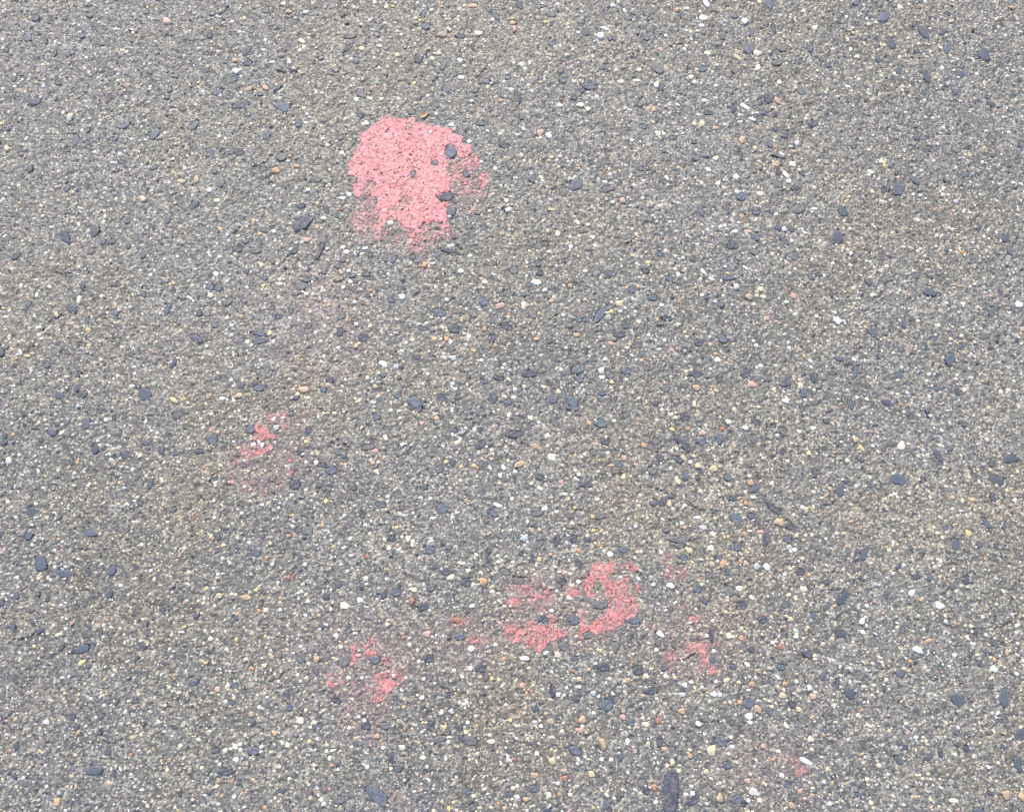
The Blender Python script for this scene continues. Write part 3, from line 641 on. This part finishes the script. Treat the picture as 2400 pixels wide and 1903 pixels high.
COLW = {'dark': 'dark', 'blue': 'blue-grey', 'grey': 'mid-grey', 'W': 'white', 'C': 'cream', 'Y': 'yellow', 'O': 'orange', 'T': 'tan', 'P': 'peach', 'R': 'rusty red', 'G': 'pale grey'}


def describe(s):
    big = math.sqrt(s['a'] * s['b'])
    if s['col'] == 'D':
        size = 'very large' if big > .0125 else 'large' if big > .0095 else 'medium' if big > .0072 else 'small'
    else:
        size = 'large' if big > .0073 else 'medium' if big > .0055 else 'small'
    e = s['a'] / s['b']
    if e < 1.25: shp = 'round'
    elif e < 1.8: shp = 'oval'
    else:
        d = math.degrees(s['ang']) % 180
        shp = 'long level' if (d < 22 or d > 158) else 'long upright' if 68 < d < 112 else 'long right-leaning' if d < 90 else 'long left-leaning'
    noun = 'slate' if s['col'] == 'D' else 'pebble'
    return '%s %s %s %s %s' % (size, shp, COLW[s.get('shade', s['col'])], noun, where(s))


def beside(s, others, nth=0):
    q = sorted((o for o in others if o is not s), key=lambda o: math.hypot(o['px'] - s['px'], o['py'] - s['py']))[nth]
    dx, dy = s['px'] - q['px'], s['py'] - q['py']
    rel = ('right of' if dx > 0 else 'left of') if abs(dx) > abs(dy) else ('below' if dy > 0 else 'above')
    return '%s %s pebble' % (rel, COLW[q['col']])


def build_stones(lst, limit, group, names, cats):
    lst.sort(key=lambda q: -q['a'] * q['b'])
    rest = lst[limit:]
    count = {}
    for s in lst[:limit]:
        count[describe(s)] = count.get(describe(s), 0) + 1
    pale_big = sorted(pale, key=lambda q: -q['a'] * q['b'])[:300]
    for s in lst[:limit]:
        s['label'] = describe(s)
        if count[s['label']] > 1:
            s['label'] += ', ' + beside(s, pale_big)
    count = {}
    for s in lst[:limit]:
        count[s['label']] = count.get(s['label'], 0) + 1
    for s in lst[:limit]:
        if count[s['label']] > 1:
            more = s['label'].replace('at the ', '').replace('of the ', 'of ').replace('the ', '') + ' and ' + beside(s, pale_big, 1).replace(' pebble', ' one')
            s['label'] = more if len(more.split()) <= 16 else more[:-4]
    for n, s in enumerate(lst[:limit]):
        r = np.random.default_rng(1000 + n + (5000 if s['col'] == 'D' else 0))
        v, fq, ft = stone_verts(s, r, 64 if s['a'] > .03 else 26 if s['a'] > .012 else 18)
        o = mesh_obj(names(s), v, [fq, ft], M_stone[s.get('shade', s['col'])])
        o.location = (s['x'], s['y'], .0004 if s['col'] == 'D' else .0001)
        o.rotation_euler = (0, 0, s['ang'])
        tag(o, s['label'], cats(s), group)
    return rest


rest_dark = build_stones(dark, 300, 'dark slate stones set in the pavement', lambda s: 'dark_stone', lambda s: 'stone')
rest_pale = build_stones(pale, 300, 'pale and coloured pebbles set in the pavement', lambda s: 'pale_pebble' if s['col'] in 'WCG' else 'coloured_pebble', lambda s: 'pebble')

PAL = {'D': (.11, .125, .155), 'W': (.78, .77, .74), 'C': (.72, .67, .52), 'Y': (.68, .54, .27), 'O': (.52, .34, .21),
       'T': (.46, .36, .25), 'P': (.57, .38, .30), 'R': (.38, .21, .16), 'G': (.50, .52, .54)}
VS, FQ, FT, CC = [], [], [], []
off = 0
for n, s in enumerate(rest_dark + rest_pale + extra):
    r = np.random.default_rng(9000 + n)
    v, fq, ft = stone_verts(s, r, 14)
    c, q = math.cos(s['ang']), math.sin(s['ang'])
    w = np.stack([v[:, 0] * c - v[:, 1] * q + s['x'], v[:, 0] * q + v[:, 1] * c + s['y'], v[:, 2] + .0003], 1)
    VS.append(w); FQ.append(fq + off); FT.append(ft + off)
    off += len(v)
    col = np.array(PAL[s['col']]) * r.uniform(.8, 1.15) * r.uniform(.95, 1.05, 3)
    CC.append(np.tile(np.append(col, 1), (len(v), 1)))
o = mesh_obj('small_stones', np.concatenate(VS), [np.concatenate(FQ), np.concatenate(FT)], M_grain,
             attrs={'stone_colour': ('FLOAT_COLOR', np.concatenate(CC))})
tag(o, 'countless smaller mixed stones bedded in the grey pavement', 'stones', kind='stuff')

# ------------------------------------------------------------------ grit: thousands of small grains in one go
inner_zone = (slice(i0, i0 + NI), slice(j0, j0 + NJ))
Zi = Z[inner_zone]


def scatter(n, dmin, dmax, power, palette, weights, seed, lift):
    r = np.random.default_rng(seed)
    x = r.uniform(-hx + .005, hx - .005, n)
    y = r.uniform(hy0 + .005, hy1 - .005, n)
    # patchy: more here, fewer there
    keep = r.random(n) < .12 + .95 * (.55 * vnoise(x, y, .030, seed + 1) + .45 * vnoise(x, y, .011, seed + 2))
    x, y = x[keep], y[keep]
    ii, jj = ((x + hx) / fine).astype(int), ((y - hy0) / fine).astype(int)
    free = ~occ[ii, jj]
    x, y, ii, jj = x[free], y[free], ii[free], jj[free]
    z = Zi[ii, jj]
    up = z > -.0022                        # crevices stay open
    x, y, ii, jj, z = x[up], y[up], ii[up], jj[up], z[up]
    n = len(x)
    d = dmin + (dmax - dmin) * r.random(n) ** power
    asp = r.uniform(.42, 1.0, n)
    px, py = to_pixel(x, y)
    ang = r.normal(0, 1, n) * (.75 - .3 * smooth01((px - 900) / 600)) - smooth01((px - 850) / 700) * .65
    col = np.array(palette)[r.choice(len(palette), n, p=np.array(weights) / sum(weights))]
    col = col * r.uniform(.75, 1.2, (n, 1)) * r.uniform(.94, 1.06, (n, 3))
    # the hue drifts from warm to cool over a hand's breadth, as the ground does
    t = (.6 * vnoise(x, y, .13, 91) + .4 * vnoise(x, y, .045, 92) - .5)[:, None] * 2
    col = col * (1 + t * np.array([.05, .03, -.06])) * np.array([1.05, 1.01, .94])
    return dict(x=x, y=y, z=z + lift * d, a=d / 2, b=d / 2 * asp, ang=ang, col=np.clip(col, .02, .9), h=d * r.uniform(.16, .32, n), n=n, r=r)


def grains_mesh(name, g, seg, rings):
    r, n = g['r'], g['n']
    th = np.linspace(0, 2 * math.pi, seg, endpoint=False)[None, :] + r.uniform(0, 6.28, (n, 1))
    rad = 1 + r.uniform(-.22, .18, (n, seg))
    vs = []
    for f, zf in rings:
        u = g['a'][:, None] * np.cos(th) * rad * f
        v = g['b'][:, None] * np.sin(th) * rad * f
        c, s = np.cos(g['ang'])[:, None], np.sin(g['ang'])[:, None]
        z = g['z'][:, None] + g['h'][:, None] * zf * (1 + r.uniform(-.2, .2, (n, seg)) * (zf > 0))
        vs.append(np.stack([g['x'][:, None] + u * c - v * s, g['y'][:, None] + u * s + v * c, z], -1))
    top = np.stack([g['x'], g['y'], g['z'] + g['h']], -1)[:, None, :]
    V = np.concatenate(vs + [top], 1)
    k = V.shape[1]
    fq, nr = [], len(rings)
    for q in range(nr - 1):
        a = np.arange(seg) + q * seg
        b = (np.arange(seg) + 1) % seg + q * seg
        fq.append(np.stack([a, b, b + seg, a + seg], 1))
    fq = np.concatenate(fq)
    a = np.arange(seg) + (nr - 1) * seg
    b = (np.arange(seg) + 1) % seg + (nr - 1) * seg
    ft = np.stack([a, b, np.full(seg, nr * seg)], 1)
    base = (np.arange(n) * k)[:, None, None]
    Fq, Ft = (fq[None] + base).reshape(-1, 4), (ft[None] + base).reshape(-1, 3)
    col = np.concatenate([g['col'], np.ones((n, 1))], 1)
    col = np.repeat(col, k, axis=0)
    return mesh_obj(name, V.reshape(-1, 3), [Fq, Ft], M_grain, attrs={'stone_colour': ('FLOAT_COLOR', col)})


pal = [(.76, .75, .71), (.66, .60, .45), (.54, .42, .27), (.50, .30, .18), (.34, .34, .34), (.22, .22, .22), (.10, .11, .14), (.42, .30, .27), (.46, .48, .50)]
g1 = scatter(46000, .0024, .0064, 2.0, pal, [21, 22, 10, 3, 16, 12, 9, 5, 5], 61, -.06)
g2 = scatter(150000, .0013, .0030, 1.4, pal, [12, 15, 9, 2, 26, 20, 10, 6, 6], 71, -.02)

g3 = scatter(13000, .0034, .0085, 2.2, [(.085, .095, .125), (.12, .13, .15), (.10, .12, .135), (.075, .08, .10), (.15, .15, .16)], [5, 5, 3, 3, 4], 81, -.05)
g3['h'] = g3['h'] * .22 + .0003
g3['b'] = g3['b'] * .8

# chalk powder clings to grains that stand in it
for g in (g1, g2, g3):
    dd = dust(g['x'], g['y'])
    f = (np.clip(dd * 1.3, 0, .75) * g['r'].random(g['n']))[:, None]
    g['col'] = g['col'] * (1 - f) + np.array([.60, .31, .29]) * f

# the marks cover the grains below them: carry the relief of the grains into the chalk film
res = .00065
for mi, m in enumerate(MARKS):
    kx, ky, ks = m['k']
    pts = [p for _, pl in m['poly'] for p in pl] + [(e[1] + e[3] * sx_, e[2] + e[4] * sx_) for e in m['ell'] if e[0] > .2 for sx_ in (-1.3, 1.3)]
    bx = [kx + p[0] * ks for p in pts]; by = [ky + p[1] * ks for p in pts]
    xs, ys = to_plane(np.array([min(bx) - 12, max(bx) + 12, min(bx) - 12, max(bx) + 12]), np.array([min(by) - 12, min(by) - 12, max(by) + 12, max(by) + 12]))
    X, Y = np.meshgrid(np.arange(xs.min(), xs.max(), res), np.arange(ys.min(), ys.max(), res), indexing='ij')
    c = cover(m, X, Y) * (1 if mi == 0 else .90)
    fx, fy = (X + hx) / fine, (Y - hy0) / fine
    ii, jj = np.clip(fx.astype(int), 0, NI - 2), np.clip(fy.astype(int), 0, NJ - 2)
    tx, ty = fx - ii, fy - jj
    base = (Zi[ii, jj] * (1 - tx) + Zi[ii + 1, jj] * tx) * (1 - ty) + (Zi[ii, jj + 1] * (1 - tx) + Zi[ii + 1, jj + 1] * tx) * ty
    hgt = base.copy()
    for g in (g1, g2):
        sel = np.where((g['x'] > X[0, 0]) & (g['x'] < X[-1, 0]) & (g['y'] > Y[0, 0]) & (g['y'] < Y[0, -1]))[0]
        for q in sel:
            rr = g['a'][q] * 1.25
            a0, a1 = int(max(0, (g['x'][q] - rr - X[0, 0]) / res)), int((g['x'][q] + rr - X[0, 0]) / res) + 2
            b0, b1 = int(max(0, (g['y'][q] - rr - Y[0, 0]) / res)), int((g['y'][q] + rr - Y[0, 0]) / res) + 2
            dx, dy = X[a0:a1, b0:b1] - g['x'][q], Y[a0:a1, b0:b1] - g['y'][q]
            cc, ss = math.cos(g['ang'][q]), math.sin(g['ang'][q])
            e = ((dx * cc + dy * ss) / (g['a'][q] * 1.2)) ** 2 + ((-dx * ss + dy * cc) / (g['b'][q] * 1.2)) ** 2
            dome = np.where(e < 1, g['z'][q] + g['h'][q] * (1.05 * np.sqrt(np.clip(1 - e, 0, 1))), -1)
            hgt[a0:a1, b0:b1] = np.maximum(hgt[a0:a1, b0:b1], dome)
    for s in dark + pale:
        if X[0, 0] < s['x'] < X[-1, 0] and Y[0, 0] < s['y'] < Y[0, -1]:
            e = footprint(s, X, Y)
            if s['col'] == 'D':
                c = np.where(e < .7, c * .48, np.where(e < 1.0, c * .8, c))
                hgt = np.where(e < 1.0, np.maximum(hgt, .0009), hgt)
            else:
                hp = s['b'] * .55
                hgt = np.where(e < 1.1, np.maximum(hgt, .0002 + hp * np.sqrt(np.clip(1 - e / 1.1, 0, 1))), hgt)
                c = np.where(e < .95, c * (.55 if mi == 0 else .35), c)
    # chalk rubs off on the high spots first and never reaches the deep pits
    n = .40 * vnoise(X, Y, .0014, 61 + mi) + .38 * vnoise(X, Y, .0026, 41 + mi) + .22 * vnoise(X, Y, .0055, 51 + mi)
    n = np.clip((n - .5) * 2.0 + .5, 0, 1)
    fleck = vnoise(X, Y, .0016, 77 + mi) * .7 + vnoise(X, Y, .0032, 87 + mi) * .3
    n = np.where(fleck > .80, 2.0, n)
    for g in (g1, g2, g3):
        a0 = np.clip(((g['x'] - X[0, 0]) / res).astype(int), 0, X.shape[0] - 1)
        b0 = np.clip(((g['y'] - Y[0, 0]) / res).astype(int), 0, X.shape[1] - 1)
        g.setdefault('drop', np.zeros(g['n'], bool))
        ins = (g['x'] > X[0, 0]) & (g['x'] < X[-1, 0]) & (g['y'] > Y[0, 0]) & (g['y'] < Y[0, -1])
        g['pend'] = (ins, a0, b0)
    deep = smooth01((-.0004 - hgt) / .0012)
    high = np.clip(hgt / .002, 0, 1)
    on = (n + deep * .28 - high * .12 < c * 1.02) & (c > .05)
    for g in (g1, g2, g3):
        ins, a0, b0 = g['pend']
        g['drop'] |= ins & on[a0, b0] & ((g['r'].random(g['n']) < .97) if mi == 0 else (g['r'].random(g['n']) < .85))
    inner = on[:-1, :-1] & on[1:, :-1] & on[1:, 1:] & on[:-1, 1:]
    k = np.arange(X.size).reshape(X.shape)
    quads = np.stack([k[:-1, :-1], k[1:, :-1], k[1:, 1:], k[:-1, 1:]], -1)[inner]
    used = np.unique(quads)
    remap = np.full(X.size, -1); remap[used] = np.arange(len(used))
    film = hgt * .55 + base * .0 + .0006
    film = np.maximum(film, base + .0002)
    V = np.stack([X.ravel()[used], Y.ravel()[used], film.ravel()[used]], 1)
    fm = mesh_obj('chalk_mark', V, [remap[quads]], chalk_material('pink_chalk', m['rgb'], .35 if mi == 0 else .5))
    tag(fm, m['label'], 'chalk mark', 'pink chalk marks on the pavement')

for g in (g1, g2, g3):
    k_ = ~g['drop']
    for f in ('x', 'y', 'z', 'a', 'b', 'ang', 'col', 'h'):
        g[f] = g[f][k_]
    g['n'] = int(k_.sum())
o = grains_mesh('small_pebbles', g1, 8, [(1.0, -.7), (1.0, .15), (.72, .75)])
tag(o, 'loose scatter of small pale, grey and tan pebbles in the pavement', 'pebbles', kind='stuff')
o = grains_mesh('dark_chips', g3, 7, [(1.0, -1.5), (1.0, .35), (.8, .95)])
tag(o, 'scattered small dark blue-grey stone chips flush with the pavement', 'stone chips', kind='stuff')
o = grains_mesh('sand_grains', g2, 6, [(1.0, -.6), (.86, .5)])
tag(o, 'fine pale and grey sand grains all over the pavement', 'sand', kind='stuff')

# ------------------------------------------------------------------ the small dry leaf by the upper edge of the large patch
lx, ly = to_plane(962 + 120 * TS, 975 * TS)
ps = px_size(1000, 270)
L2, B2 = 90 * TS * ps / 2, 34 * TS * ps / 2
nu, nv = 17, 7
U = np.linspace(-1, 1, nu)
rows = []
for u in U:
    wdt = (1 - abs(u) ** 1.7) ** .8 * (1 - .25 * u)
    for v in np.linspace(-1, 1, nv):
        rows.append((u * L2, v * B2 * wdt + .0012 * u * u, .0022 + .0012 * abs(v) * wdt + .0008 * u * u))
Vt = np.array(rows)
Vb = Vt - np.array([0, 0, .00025])
k = np.arange(nu * nv).reshape(nu, nv)
qt = np.stack([k[:-1, :-1], k[1:, :-1], k[1:, 1:], k[:-1, 1:]], -1).reshape(-1, 4)
ml, t, b = new_mat('dry_leaf')
b.inputs['Base Color'].default_value = (.62, .36, .18, 1)
b.inputs['Roughness'].default_value = .7
co = node(t, 'ShaderNodeTexCoord').outputs['Object']
wv = node(t, 'ShaderNodeTexNoise', inp={'Scale': 400.0}); t.links.new(co, wv.inputs['Vector'])
t.links.new(ramp(t, [(.3, (.48, .25, .11)), (.7, (.72, .46, .26))], wv.outputs[0]), b.inputs['Base Color'])
leaf = mesh_obj('dry_leaf', np.concatenate([Vt, Vb]), [qt, qt[:, ::-1] + nu * nv], ml)
leaf.location = (float(lx), float(ly), .0)
leaf.rotation_euler = (R(6), 0, R(38))
tag(leaf, 'tiny dry orange-tan leaf at the top edge of the large pink chalk patch', 'leaf')
